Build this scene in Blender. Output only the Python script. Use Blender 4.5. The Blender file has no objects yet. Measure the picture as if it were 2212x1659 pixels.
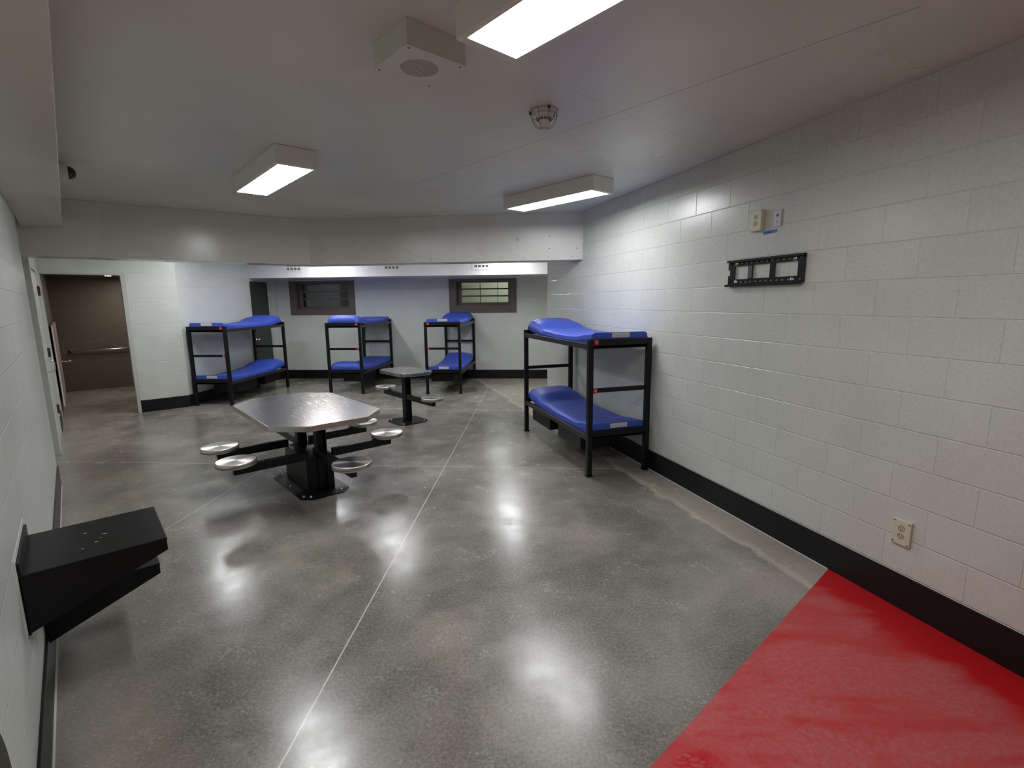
import bpy, bmesh, math, random
from mathutils import Vector, Matrix, noise
random.seed(4)
S = bpy.context.scene
C = S.collection
PI = math.pi

# ------------------------------------------------------------ camera, world, exposure
PITCH, ROLL, HCAM, FPX = .16590, -.0107, 1.7327, 1066.26
cd = bpy.data.cameras.new('camera'); cam = bpy.data.objects.new('camera', cd); C.objects.link(cam)
cd.sensor_fit = 'HORIZONTAL'; cd.sensor_width = 36; cd.lens = 36 * FPX / 2212; cd.clip_start = .01
fw = Vector((0, math.cos(PITCH), -math.sin(PITCH))); up = Vector((0, math.sin(PITCH), math.cos(PITCH))); rt = Vector((1, 0, 0))
r2 = rt * math.cos(ROLL) + up * math.sin(ROLL); u2 = -rt * math.sin(ROLL) + up * math.cos(ROLL)
cam.matrix_world = Matrix(((r2.x, u2.x, -fw.x, 0), (r2.y, u2.y, -fw.y, 0), (r2.z, u2.z, -fw.z, HCAM), (0, 0, 0, 1)))
S.camera = cam
w = bpy.data.worlds.new('world'); S.world = w; w.use_nodes = True
w.node_tree.nodes['Background'].inputs[0].default_value = (.5, .5, .5, 1)
w.node_tree.nodes['Background'].inputs[1].default_value = 0.0
S.view_settings.view_transform = 'Standard'; S.view_settings.look = 'None'
S.view_settings.gamma = 1; S.view_settings.use_curve_mapping = False
S.view_settings.exposure = 1.93
S.cycles.use_denoising = True; S.cycles.denoising_input_passes = 'RGB_ALBEDO_NORMAL'; S.cycles.denoising_prefilter = 'NONE'
S.cycles.max_bounces = 14; S.cycles.diffuse_bounces = 8; S.cycles.glossy_bounces = 5; S.cycles.caustics_reflective = False
LAMP = 9.0                                     # diffuser emission of every ceiling fixture

# ------------------------------------------------------------ places
ZC = 2.845
def dirv(a): return Vector((math.cos(a), math.sin(a), 0))
def perp(a): return Vector((-math.sin(a), math.cos(a), 0))
TH = -1.2652; W0 = Vector((1.4679, 4.7896, 0))                      # right wall
AL = 2.2963; L0 = perp(AL) * .2608                                  # left wall
AB = -.0699; B0 = perp(AB) * 11.103                                 # back wall
AA = math.radians(41.57); A0 = L0 + dirv(AL) * 9.95                 # short wall with the open doorway
AD = AB + PI / 2; CD = B0 - dirv(AB) * 6.14                         # wall behind the left bunk
def onR(u, z=0, d=0): return W0 + dirv(TH) * u - perp(TH) * d + Vector((0, 0, z))
def onL(u, z=0, d=0): return L0 + dirv(AL) * u - perp(AL) * d + Vector((0, 0, z))
def onB(u, z=0, d=0): return B0 + dirv(AB) * u - perp(AB) * d + Vector((0, 0, z))
def onD(u, z=0, d=0): return CD + dirv(AD) * u - perp(AD) * d + Vector((0, 0, z))

# ------------------------------------------------------------ materials
def N(nt, t, **k):
    n = nt.nodes.new(t)
    for a, b in k.items(): setattr(n, a, b)
    return n
def mat(name, col=(.5, .5, .5), rough=.5, metal=0., spec=.5, emit=None, es=1.):
    m = bpy.data.materials.new(name); m.use_nodes = True
    b = m.node_tree.nodes['Principled BSDF']
    b.inputs['Base Color'].default_value = (*col, 1); b.inputs['Roughness'].default_value = rough
    b.inputs['Metallic'].default_value = metal; b.inputs['Specular IOR Level'].default_value = spec
    if emit: b.inputs['Emission Color'].default_value = (*emit, 1); b.inputs['Emission Strength'].default_value = es
    return m
def bsdf(m): return m.node_tree.nodes['Principled BSDF']
def objc(nt): return N(nt, 'ShaderNodeTexCoord').outputs['Object']
def noise_n(nt, vec, scale, detail=4, rough=.6, dist=0.):
    n = N(nt, 'ShaderNodeTexNoise'); n.inputs['Scale'].default_value = scale; n.inputs['Detail'].default_value = detail
    n.inputs['Roughness'].default_value = rough; n.inputs['Distortion'].default_value = dist
    nt.links.new(vec, n.inputs['Vector']); return n.outputs['Fac']
def math_n(nt, op, a, b=None, clamp=False):
    n = N(nt, 'ShaderNodeMath', operation=op, use_clamp=clamp)
    for i, v in enumerate((a, b)):
        if v is None: continue
        if isinstance(v, (int, float)): n.inputs[i].default_value = v
        else: nt.links.new(v, n.inputs[i])
    return n.outputs[0]
def maprange(nt, v, a, b, c=0., d=1.):
    n = N(nt, 'ShaderNodeMapRange'); n.inputs[1].default_value = a; n.inputs[2].default_value = b
    n.inputs[3].default_value = c; n.inputs[4].default_value = d; nt.links.new(v, n.inputs[0]); return n.outputs[0]
def mixc(nt, f, a, b):
    n = N(nt, 'ShaderNodeMix', data_type='RGBA')
    for i, v in ((0, f), (6, a), (7, b)):
        if isinstance(v, (int, float)): n.inputs[i].default_value = v
        elif isinstance(v, tuple): n.inputs[i].default_value = (*v, 1)
        else: nt.links.new(v, n.inputs[i])
    return n.outputs[2]
def bump(nt, m, h, strength, dist, prev=None):
    n = N(nt, 'ShaderNodeBump'); n.inputs['Strength'].default_value = strength; n.inputs['Distance'].default_value = dist
    nt.links.new(h, n.inputs['Height'])
    if prev: nt.links.new(prev, n.inputs['Normal'])
    nt.links.new(n.outputs[0], bsdf(m).inputs['Normal']); return n.outputs[0]

def block_mat(name, col, rough, phase=0., jcol=1.04, peel=.24):
    """painted concrete block, 16 x 8 inch courses laid in running bond"""
    m = mat(name, col, rough); nt = m.node_tree; L = nt.links.new
    oc = objc(nt); sx = N(nt, 'ShaderNodeSeparateXYZ'); L(oc, sx.inputs[0])
    wob = noise_n(nt, oc, 9, 2)
    cx = N(nt, 'ShaderNodeCombineXYZ')
    L(math_n(nt, 'ADD', sx.outputs[0], phase + 40.64), cx.inputs[0])
    L(math_n(nt, 'ADD', sx.outputs[2], math_n(nt, 'MULTIPLY', math_n(nt, 'SUBTRACT', wob, .5), .003)), cx.inputs[1])
    br = N(nt, 'ShaderNodeTexBrick'); L(cx.outputs[0], br.inputs['Vector'])
    br.offset = .5; br.offset_frequency = 2
    for k, v in (('Scale', 1.), ('Mortar Size', .0045), ('Mortar Smooth', .85), ('Bias', 0.), ('Brick Width', .4064), ('Row Height', .2032)):
        br.inputs[k].default_value = v
    br.inputs['Mortar'].default_value = (1, 1, 1, 1); br.inputs['Color1'].default_value = (.94, .94, .94, 1); br.inputs['Color2'].default_value = (1, 1, 1, 1)
    f = br.outputs['Fac']
    big = maprange(nt, noise_n(nt, oc, 1.3, 4), .3, .7, .93, 1.05)
    base = mixc(nt, f, tuple(col), tuple(c * jcol for c in col))  # jcol lightens joints: highlights on the pale walls put into the colour
    mu = N(nt, 'ShaderNodeMix', data_type='RGBA', blend_type='MULTIPLY'); mu.inputs[0].default_value = .6
    L(base, mu.inputs[6]); L(br.outputs['Color'], mu.inputs[7])
    vm = N(nt, 'ShaderNodeVectorMath', operation='SCALE'); L(mu.outputs[2], vm.inputs[0]); L(big, vm.inputs['Scale'])
    L(vm.outputs[0], bsdf(m).inputs['Base Color'])
    L(maprange(nt, noise_n(nt, oc, 60, 3), .3, .7, rough - .03, rough + .04), bsdf(m).inputs['Roughness'])
    b1 = bump(nt, m, math_n(nt, 'SUBTRACT', 1., f), .6, .005)
    b2 = bump(nt, m, noise_n(nt, oc, 9, 3), .12, .006, b1)
    if peel > .05: bump(nt, m, noise_n(nt, oc, 230, 2, .5), peel, .0011, b2)
    return m

WALLC = (.615, .635, .592)
M_right = block_mat('right_block_paint', WALLC, .27, .2032)
M_block = block_mat('block_paint', WALLC, .3, 0.)
M_left = block_mat('left_block_paint', WALLC, .32, 0., 1.10, .03)
M_brown = block_mat('brown_block_paint', (.125, .104, .08), .5, .1, 1.5, .2)

def paint_mat(name, col, rough, seams=False):
    m = mat(name, col, rough); nt = m.node_tree; L = nt.links.new; oc = objc(nt)
    n1 = noise_n(nt, oc, .9, 3, .5, 0.); n2 = noise_n(nt, oc, 22, 4)
    c = mixc(nt, maprange(nt, n1, .35, .65), tuple(x * .93 for x in col), tuple(min(1, x * 1.04) for x in col))
    rr = math_n(nt, 'ADD', maprange(nt, noise_n(nt, oc, .7, 2, .4, 0.), .35, .65, rough - .07, rough + .07), maprange(nt, n2, .3, .7, -.004, .004))
    L(rr, bsdf(m).inputs['Roughness'])
    h = math_n(nt, 'ADD', math_n(nt, 'MULTIPLY', noise_n(nt, oc, 2.2, 3), .6), math_n(nt, 'MULTIPLY', n2, .008))
    if seams:
        sp = N(nt, 'ShaderNodeSeparateXYZ'); L(oc, sp.inputs[0]); tot = None
        def line(p, q, a, b, wd):
            """a joint of the slab from p to q"""
            nonlocal tot
            d = (Vector(q) - Vector(p)).normalized(); n = Vector((-d.y, d.x)); cc = n.dot(Vector(p))
            s = math_n(nt, 'ADD', math_n(nt, 'MULTIPLY', sp.outputs[0], n.x), math_n(nt, 'MULTIPLY', sp.outputs[1], n.y))
            s = math_n(nt, 'ADD', s, math_n(nt, 'MULTIPLY', math_n(nt, 'SUBTRACT', noise_n(nt, oc, 3, 3), .5), .012))
            s = math_n(nt, 'ABSOLUTE', math_n(nt, 'SUBTRACT', s, cc))
            t = math_n(nt, 'ADD', math_n(nt, 'MULTIPLY', sp.outputs[0], d.x), math_n(nt, 'MULTIPLY', sp.outputs[1], d.y))
            t0 = d.dot(Vector(p)); t1 = d.dot(Vector(q))
            msk = math_n(nt, 'MULTIPLY', math_n(nt, 'GREATER_THAN', t, t0), math_n(nt, 'LESS_THAN', t, t1))
            v = math_n(nt, 'MULTIPLY', math_n(nt, 'LESS_THAN', s, wd), msk)
            brk = math_n(nt, 'GREATER_THAN', noise_n(nt, oc, 5, 4, .7), a)
            v = math_n(nt, 'MULTIPLY', math_n(nt, 'MULTIPLY', v, brk), b)
            tot = v if tot is None else math_n(nt, 'MAXIMUM', tot, v)
        line((-1.0, 5.06), (1.6, 2.13), .36, .75, .0032)
        line((.35, 2.87), (1.25, 3.70), .42, .45, .0025)
        line((.9, 4.75), (1.25, 4.43), .2, .5, .003)
        line((-.55, 4.62), (-.9, 4.3), .42, .4, .002)
        line((-3.2, 2.4), (-2.2, 3.25), .45, .5, .003)
        line((-1.9, 3.0), (-1.2, 3.62), .5, .35, .002)
        spots = math_n(nt, 'MULTIPLY', math_n(nt, 'GREATER_THAN', noise_n(nt, oc, 26, 1), .84), .35)
        tot = math_n(nt, 'MAXIMUM', tot, spots)
        c = mixc(nt, tot, c, (.13, .12, .11))
    L(c, bsdf(m).inputs['Base Color'])
    bump(nt, m, h, .3, .015)
    return m
M_ceil = paint_mat('ceiling_gloss_paint', (.69, .685, .64), .33, True)
M_trim = paint_mat('soffit_gloss_paint', (.67, .66, .605), .25)
M_duct = paint_mat('back_soffit_paint', (.78, .76, .77), .3)
M_fix = mat('fixture_cream_enamel', (.74, .74, .69), .4)
M_spk = mat('speaker_box_grey_paint', (.66, .67, .62), .45)
M_hole = mat('dark_hole', (.01, .009, .01), .9)
M_black = mat('black_base_paint', (.008, .0072, .0085), .36, 0., .3)
M_lamp = mat('diffuser_glow', (.9, .9, .9), .5, emit=(.965, .98, 1.), es=LAMP)

def floor_mat():
    m = mat('polished_concrete', (.2, .19, .17), .3); nt = m.node_tree; L = nt.links.new; oc = objc(nt)
    sp = N(nt, 'ShaderNodeSeparateXYZ'); L(oc, sp.inputs[0])
    big = noise_n(nt, oc, .8, 5, .55, .3); mid = noise_n(nt, oc, 4.2, 6, .68, .2); fine = noise_n(nt, oc, 60, 5, .8)
    c = mixc(nt, maprange(nt, big, .36, .62), (.128, .120, .101), (.345, .322, .280))
    c = mixc(nt, maprange(nt, mid, .40, .80, 0, .3), c, (.34, .31, .27))
    c = mixc(nt, maprange(nt, noise_n(nt, oc, 1.7, 5, .6, .3), .56, .38, 0, .65), c, (.115, .106, .086))
    c = mixc(nt, maprange(nt, fine, .48, .70, 0, .5), c, (.44, .40, .34))
    c = mixc(nt, maprange(nt, fine, .50, .30, 0, .5), c, (.075, .066, .054))
    spk = noise_n(nt, oc, 150, 2, .5)
    c = mixc(nt, maprange(nt, spk, .64, .70, 0, .4), c, (.55, .51, .44))
    vo = N(nt, 'ShaderNodeTexVoronoi'); vo.inputs['Scale'].default_value = 9; L(oc, vo.inputs['Vector'])
    c = mixc(nt, maprange(nt, vo.outputs['Distance'], .05, .03, 0, .6), c, (.5, .46, .39))
    # worn pale margin along the right and left walls with a ragged edge
    def margin(P0, ang, wd, c, amt, wig, rk=1., sf=.03):
        n = perp(ang)
        s = math_n(nt, 'ADD', math_n(nt, 'MULTIPLY', sp.outputs[0], n.x), math_n(nt, 'MULTIPLY', sp.outputs[1], n.y))
        d = math_n(nt, 'SUBTRACT', n.dot(P0), s)
        d = math_n(nt, 'ADD', d, math_n(nt, 'MULTIPLY', math_n(nt, 'SUBTRACT', noise_n(nt, oc, 2.3, 5, .65, .6), .5), wig))
        f = maprange(nt, d, wd, wd - sf, 0, amt)
        c = mixc(nt, f, c, (.42, .38, .32))
        ring = math_n(nt, 'MULTIPLY', maprange(nt, d, wd + .03, wd, 0, 1), maprange(nt, d, wd - .07, wd - .02, 0, 1))
        c = mixc(nt, math_n(nt, 'MULTIPLY', ring, .55 * rk), c, (.56, .51, .42))
        ring2 = math_n(nt, 'MULTIPLY', maprange(nt, d, wd + .22, wd + .05, 0, 1), maprange(nt, d, wd, wd + .04, 0, 1))
        return mixc(nt, math_n(nt, 'MULTIPLY', ring2, .28 * rk), c, (.19, .17, .14))
    c = margin(W0, TH, .30, c, .6, .30)
    c = margin(L0, AL, .55, c, .4, .5, .15, .35)
    tot = None
    for p, q, wd in (((-.899, 1.604), (-.447, 10.716), .004), ((-5.119, 5.37), (.833, 4.944), .0042),
                     ((-2.208, 8.041), (.174, 7.748), .006), ((-2.725, 3.658), (-2.43, 9.22), .0036)):
        d = (Vector(q) - Vector(p)).normalized(); n = Vector((-d.y, d.x))
        s = math_n(nt, 'ADD', math_n(nt, 'MULTIPLY', sp.outputs[0], n.x), math_n(nt, 'MULTIPLY', sp.outputs[1], n.y))
        s = math_n(nt, 'ADD', s, math_n(nt, 'MULTIPLY', math_n(nt, 'SUBTRACT', noise_n(nt, oc, 14, 2), .5), .006))
        v = math_n(nt, 'LESS_THAN', math_n(nt, 'ABSOLUTE', math_n(nt, 'SUBTRACT', s, n.dot(Vector(p)))), wd)
        tot = v if tot is None else math_n(nt, 'MAXIMUM', tot, v)
    c = mixc(nt, math_n(nt, 'MULTIPLY', tot, .9), c, (.66, .62, .54))
    L(c, bsdf(m).inputs['Base Color'])
    r = math_n(nt, 'ADD', maprange(nt, mid, .35, .65, .18, .27), maprange(nt, fine, .3, .7, -.02, .04))
    L(r, bsdf(m).inputs['Roughness'])
    bsdf(m).inputs['Specular IOR Level'].default_value = .6
    b = bump(nt, m, noise_n(nt, oc, 30, 5, .7), .09, .003)
    bump(nt, m, noise_n(nt, oc, 3, 2), .12, .008, b)
    return m
M_floor = floor_mat()

def red_mat():
    m = mat('red_floor_paint', (.5, .01, .02), .35); nt = m.node_tree; L = nt.links.new; oc = objc(nt)
    mp = N(nt, 'ShaderNodeMapping'); mp.inputs['Rotation'].default_value = (0, 0, math.radians(-8)); mp.inputs['Scale'].default_value = (.55, 1.5, 1)
    L(oc, mp.inputs[0])
    sp = N(nt, 'ShaderNodeSeparateXYZ'); L(oc, sp.inputs[0]); n = perp(TH)
    d = math_n(nt, 'SUBTRACT', n.dot(W0), math_n(nt, 'ADD', math_n(nt, 'MULTIPLY', sp.outputs[0], n.x), math_n(nt, 'MULTIPLY', sp.outputs[1], n.y)))
    dust = noise_n(nt, mp.outputs[0], 2.6, 7, .62, .4)
    clean = maprange(nt, math_n(nt, 'ADD', d, math_n(nt, 'MULTIPLY', math_n(nt, 'SUBTRACT', dust, .5), .5)), .22, .36)
    f = math_n(nt, 'MULTIPLY', maprange(nt, dust, .36, .54), clean)
    # boot tread prints
    vo = N(nt, 'ShaderNodeTexVoronoi', feature='DISTANCE_TO_EDGE'); vo.inputs['Scale'].default_value = 42; L(mp.outputs[0], vo.inputs['Vector'])
    tread = math_n(nt, 'MULTIPLY', maprange(nt, vo.outputs['Distance'], .08, .2), maprange(nt, noise_n(nt, oc, 3.4, 3), .50, .58))
    f2 = math_n(nt, 'MULTIPLY', math_n(nt, 'MULTIPLY', tread, clean), .6)
    fine = maprange(nt, noise_n(nt, oc, 45, 5, .75), .35, .65, .45, 1.2)
    ff = math_n(nt, 'MULTIPLY', math_n(nt, 'MAXIMUM', f, f2), math_n(nt, 'MULTIPLY', fine, .68), True)
    c = mixc(nt, ff, (.50, .010, .014), (.47, .14, .14))
    L(c, bsdf(m).inputs['Base Color'])
    L(maprange(nt, ff, 0, .6, .28, .6), bsdf(m).inputs['Roughness'])
    bump(nt, m, noise_n(nt, oc, 25, 4), .08, .003)
    return m
M_red = red_mat()

def vinyl_mat():
    m = mat('blue_vinyl', (.04, .083, .47), .5); nt = m.node_tree; oc = objc(nt)
    mp = N(nt, 'ShaderNodeMapping'); mp.inputs['Scale'].default_value = (7, .9, 1); nt.links.new(oc, mp.inputs[0])
    wv = noise_n(nt, mp.outputs[0], 1.6, 3, .5, 1.2)
    bump(nt, m, wv, .35, .02)
    return m
M_blue = vinyl_mat()
def metal_mat():
    m = mat('brushed_stainless', (.60, .575, .54), .24, 1.); nt = m.node_tree; oc = objc(nt)
    mp = N(nt, 'ShaderNodeMapping'); mp.inputs['Scale'].default_value = (2, 18, 2); nt.links.new(oc, mp.inputs[0])
    n = noise_n(nt, mp.outputs[0], 2, 2, .5)
    nt.links.new(maprange(nt, n, .3, .7, .21, .28), bsdf(m).inputs['Roughness'])
    return m
M_steel = metal_mat()
M_seat = mat('spun_stainless', (.60, .575, .54), .3, 1.); bsdf(M_seat).inputs['Anisotropic'].default_value = .75
tn = N(M_seat.node_tree, 'ShaderNodeTangent', direction_type='RADIAL', axis='Z'); M_seat.node_tree.links.new(tn.outputs[0], bsdf(M_seat).inputs['Tangent'])
def blackmetal():
    m = mat('black_powder_coat', (.005, .0055, .0065), .36, 0., .3); nt = m.node_tree; oc = objc(nt)
    bump(nt, m, noise_n(nt, oc, 240, 2), .12, .001); return m
M_bm = blackmetal()
M_rail = mat('black_rail_paint', (.018, .0175, .017), .36)
M_tag = mat('white_tag', (.62, .61, .63), .6)
M_tagink = mat('tag_ink', (.2, .2, .22), .6)
M_redtag = mat('red_plastic', (.45, .01, .015), .4)
M_white = mat('white_paint', (.75, .73, .70), .5)
M_pinkwhite = mat('pale_pink_panel', (.42, .34, .32), .5)
M_ivory = mat('ivory_plastic', (.63, .61, .46), .4)
M_zinc = mat('zinc', (.55, .56, .56), .35, .9)
M_darkdoor = mat('dark_green_door', (.035, .039, .032), .4)
M_brownmetal = mat('brown_metal', (.12, .09, .082), .45)
M_tape = mat('blue_tape', (.06, .19, .50), .6)
M_pen = mat('pencil_mark', (.05, .07, .14), .8)
M_plate = mat('white_plate', (.60, .60, .66), .3)
M_jack = mat('blue_jack', (.01, .015, .12), .4)
M_caulk = mat('white_caulk', (.66, .67, .63), .5)
M_chrome = mat('chrome', (.75, .74, .72), .18, 1.)
M_camwhite = mat('camera_housing', (.62, .60, .54), .4)
M_dome = mat('smoked_dome', (.008, .008, .012), .08)
M_cage = mat('cage_wire', (.36, .35, .36), .35, .8)
M_brownceil = mat('brown_ceiling', (.10, .075, .055), .6)
M_glass = mat('window_glass', (.9, .95, .93), .03); bsdf(M_glass).inputs['Transmission Weight'].default_value = 1.
M_green = mat('green_grey_wall', (.36, .38, .31), .6)
M_darkroom = mat('dark_room_wall', (.11, .13, .13), .7)
M_gap = mat('shadow_gap_and_reflection', (.02, .018, .025), .8)
M_dooredge = mat('pale_door', (.50, .52, .47), .4)
M_hinge = mat('dark_hinge', (.05, .03, .035), .4)

# ------------------------------------------------------------ mesh helpers
def add_box(bm, x0, x1, y0, y1, z0, z1, mi=0):
    v = [bm.verts.new((x, y, z)) for x in (x0, x1) for y in (y0, y1) for z in (z0, z1)]
    for f in ((0, 1, 3, 2), (4, 6, 7, 5), (0, 4, 5, 1), (2, 3, 7, 6), (0, 2, 6, 4), (1, 5, 7, 3)):
        fc = bm.faces.new([v[i] for i in f]); fc.material_index = mi
    return v
def add_prism(bm, pts, z0, z1, mi=0):
    a = [bm.verts.new((p[0], p[1], z0)) for p in pts]; b = [bm.verts.new((p[0], p[1], z1)) for p in pts]
    n = len(pts); fs = [bm.faces.new(a[::-1]), bm.faces.new(b)]
    for i in range(n): fs.append(bm.faces.new((a[i], a[(i + 1) % n], b[(i + 1) % n], b[i])))
    for f in fs: f.material_index = mi
def add_prism_y(bm, pts, y0, y1, mi=0):
    a = [bm.verts.new((p[0], y0, p[1])) for p in pts]; b = [bm.verts.new((p[0], y1, p[1])) for p in pts]
    n = len(pts); fs = [bm.faces.new(a), bm.faces.new(b[::-1])]
    for i in range(n): fs.append(bm.faces.new((a[i], b[i], b[(i + 1) % n], a[(i + 1) % n])))
    for f in fs: f.material_index = mi
def add_lathe(bm, prof, seg=28, M=None, mi=0):
    rings = []
    for r, z in prof:
        if r < 1e-6: rings.append([bm.verts.new((0, 0, z))])
        else: rings.append([bm.verts.new((r * math.cos(2 * PI * i / seg), r * math.sin(2 * PI * i / seg), z)) for i in range(seg)])
    nf = []
    for a, b in zip(rings, rings[1:]):
        for i in range(seg):
            j = (i + 1) % seg
            q = [a[i % len(a)], a[j % len(a)], b[j % len(b)], b[i % len(b)]]
            q2 = []
            for v in q:
                if v not in q2: q2.append(v)
            if len(q2) > 2:
                f = bm.faces.new(q2); f.material_index = mi; f.smooth = True; nf.append(f)
    if M:
        for rr in rings:
            for v in rr: v.co = M @ v.co
def add_tube(bm, pts, r, seg=10, mi=0, closed=False):
    pts = [Vector(p) for p in pts]; n = len(pts); rings = []
    for i, p in enumerate(pts):
        a = pts[(i - 1) % n] if (closed or i > 0) else p; b = pts[(i + 1) % n] if (closed or i < n - 1) else p
        t = (b - a).normalized(); h = Vector((0, 0, 1)) if abs(t.z) < .95 else Vector((1, 0, 0))
        x = t.cross(h).normalized(); y = x.cross(t)
        rings.append([bm.verts.new(p + x * r * math.cos(2 * PI * k / seg) + y * r * math.sin(2 * PI * k / seg)) for k in range(seg)])
    m = n if closed else n - 1
    for i in range(m):
        a, b = rings[i], rings[(i + 1) % n]
        for k in range(seg):
            f = bm.faces.new((a[k], a[(k + 1) % seg], b[(k + 1) % seg], b[k])); f.smooth = True; f.material_index = mi
    if not closed:
        bm.faces.new(rings[0][::-1]); bm.faces.new(rings[-1])
def obj(name, bm, m, parent=None, M=None, bev=0., seg=2):
    bmesh.ops.recalc_face_normals(bm, faces=bm.faces[:])
    me = bpy.data.meshes.new(name); bm.to_mesh(me); bm.free()
    for x in (m if isinstance(m, (list, tuple)) else [m]): me.materials.append(x)
    o = bpy.data.objects.new(name, me); C.objects.link(o)
    if parent: o.parent = parent
    if M is not None: o.matrix_local = M
    if bev:
        b = o.modifiers.new('bevel', 'BEVEL'); b.width = bev; b.segments = seg; b.limit_method = 'ANGLE'; b.angle_limit = .7
    return o
def box(name, d, m, parent=None, M=None, bev=0.):
    bm = bmesh.new(); add_box(bm, *d); return obj(name, bm, m, parent, M, bev)
def frame(P, a): return Matrix.Translation(P) @ Matrix.Rotation(a, 4, 'Z')
def tag(o, label, cat, group=None):
    o['label'] = label; o['category'] = cat
    if group: o['group'] = group
    return o
def thing(name, label, cat, M, group=None):
    o = bpy.data.objects.new(name, None); C.objects.link(o); o.matrix_world = M; o.empty_display_size = .1
    return tag(o, label, cat, group)
def struct(name, bm, m, M=None, bev=0.):
    o = obj(name, bm, m, None, M, bev); o['kind'] = 'structure'; return o
def text_mesh(name, s, size, m, parent, M):
    cu = bpy.data.curves.new(name, 'FONT'); cu.body = s; cu.size = size; cu.align_x = 'CENTER'; cu.align_y = 'CENTER'; cu.extrude = .0004
    t = bpy.data.objects.new('tmp', cu); C.objects.link(t)
    me = bpy.data.meshes.new_from_object(t.evaluated_get(bpy.context.evaluated_depsgraph_get()))
    bpy.data.objects.remove(t); me.materials.clear(); me.materials.append(m); me.name = name
    o = bpy.data.objects.new(name, me); C.objects.link(o); o.parent = parent; o.matrix_local = M
    return o

# ------------------------------------------------------------ room shell
def wall(name, P, a, u0, u1, z0, z1, th, m, holes=(), fin=None):
    """wall slab in its own frame: x runs along it, +y is away from the room; holes = (u0,u1,z0,z1)"""
    bm = bmesh.new()
    us = sorted({u0, u1, *[h[0] for h in holes], *[h[1] for h in holes]}); zs = sorted({z0, z1, *[h[2] for h in holes], *[h[3] for h in holes]})
    def solid(i, j):
        if i < 0 or j < 0 or i >= len(us) - 1 or j >= len(zs) - 1: return False
        uc = (us[i] + us[i + 1]) / 2; zc = (zs[j] + zs[j + 1]) / 2
        return not any(h[0] < uc < h[1] and h[2] < zc < h[3] for h in holes)
    V = {}
    def vv(x, y, z):
        k = (round(x, 5), round(y, 5), round(z, 5))
        if k not in V: V[k] = bm.verts.new((x, y, z))
        return V[k]
    for i in range(len(us) - 1):
        for j in range(len(zs) - 1):
            if not solid(i, j): continue
            a0, a1, b0, b1 = us[i], us[i + 1], zs[j], zs[j + 1]
            bm.faces.new((vv(a0, 0, b0), vv(a1, 0, b0), vv(a1, 0, b1), vv(a0, 0, b1)))
            bm.faces.new((vv(a0, th, b0), vv(a0, th, b1), vv(a1, th, b1), vv(a1, th, b0)))
            if not solid(i - 1, j): bm.faces.new((vv(a0, 0, b0), vv(a0, 0, b1), vv(a0, th, b1), vv(a0, th, b0)))
            if not solid(i + 1, j): bm.faces.new((vv(a1, 0, b0), vv(a1, th, b0), vv(a1, th, b1), vv(a1, 0, b1)))
            if not solid(i, j - 1): bm.faces.new((vv(a0, 0, b0), vv(a0, th, b0), vv(a1, th, b0), vv(a1, 0, b0)))
            if not solid(i, j + 1): bm.faces.new((vv(a0, 0, b1), vv(a1, 0, b1), vv(a1, th, b1), vv(a0, th, b1)))
    return struct(name, bm, m, frame(P, a))

bm = bmesh.new(); add_box(bm, -16, 5, -6, 16, -.1, 0); struct('floor', bm, M_floor)
# ceiling of the main room
bm = bmesh.new(); add_prism(bm, [(5, -6), (5, 13), (-6.2, 13), (-7.2, 8), (-7.9, 6.2), (3.5, -6.5)], ZC, ZC + .1); struct('ceiling', bm, M_ceil)

wall('wall_right', W0, TH, -3.01, 8.2, 0, ZC, .2, M_right)
Wn1, Wn2 = (-5.54, -4.53, 1.615, 2.177), (-1.90, -.85, 1.715, 2.165)
wall('wall_back', B0, AB, -6.6, 1.4, 0, ZC, .2, M_block, [(-5.70, -4.47, 1.60, 2.19), (-2.01, -.80, 1.645, 2.19)])
wall('wall_left', L0, AL, -5.2, 6.42, 0, ZC, .2, M_left)
wall('wall_left', L0, AL, 7.73, 13.6, 0, ZC, .2, [M_block], [(8.0, 9.15, 0, 2.18)])
wall('wall_corner', A0, AA, -.25, 1.655, 0, ZC, .2, M_block, [(.012, .938, 0, 2.205)])
xI = 0
# where the short wall meets the wall behind the left bunk
dA, dD = dirv(AA), dirv(AD)
den = dA.x * dD.y - dA.y * dD.x; rr = CD - A0
sI = (rr.x * dD.y - rr.y * dD.x) / den; uI = (rr.x * dA.y - rr.y * dA.x) / den
wall('wall_side', CD, AD, uI, .1, 0, ZC, .2, M_block, [(-1.06, -.375, 0, 2.215)])
wall('wall_alcove', onB(.9), AD + PI, .0, 5.2, 0, ZC, .15, M_block)
wall('wall_near', Vector((1.2, -2.6, 0)), .03 + PI, -3.2, .8, 0, ZC, .2, M_block)
# recess in the left wall: far jamb, back and near jamb
wall('wall_recess', onL(7.73), AL + PI / 2, 0, 1.1, 0, ZC, .01, M_block)
wall('wall_recess', onL(6.2, 0, -1.1), AL, 0, 1.8, 0, ZC, .1, M_block)
wall('wall_recess', onL(6.42, 0, -.2), AL + PI / 2, 0, .95, 0, ZC, .0101, M_block)
# brown washroom beyond the doorway
wall('wall_washroom', onL(13.45), AA, -.1, 1.65, 0, 2.3, .1, M_brown)
wall('wall_washroom', onL(9.95, 0, .012), AL, .21, 3.6, 0, 2.3, .01, M_brown)
wall('wall_washroom', onL(9.95, 0, 1.55), AL + .0001, .21, 3.6, 0, 2.3, .05, M_brown)
bm = bmesh.new(); add_box(bm, .21, 3.6, -1.6, 0., 2.30, 2.35); struct('ceiling', bm, M_brownceil, frame(onL(9.95), AL))
bm = bmesh.new(); add_box(bm, .205, .215, -1.6, -.95, 0, 2.3); add_box(bm, .205, .215, -.95, 0, 2.21, 2.3); struct('wall_washroom', bm, M_brown, frame(onL(9.95), AL))

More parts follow.
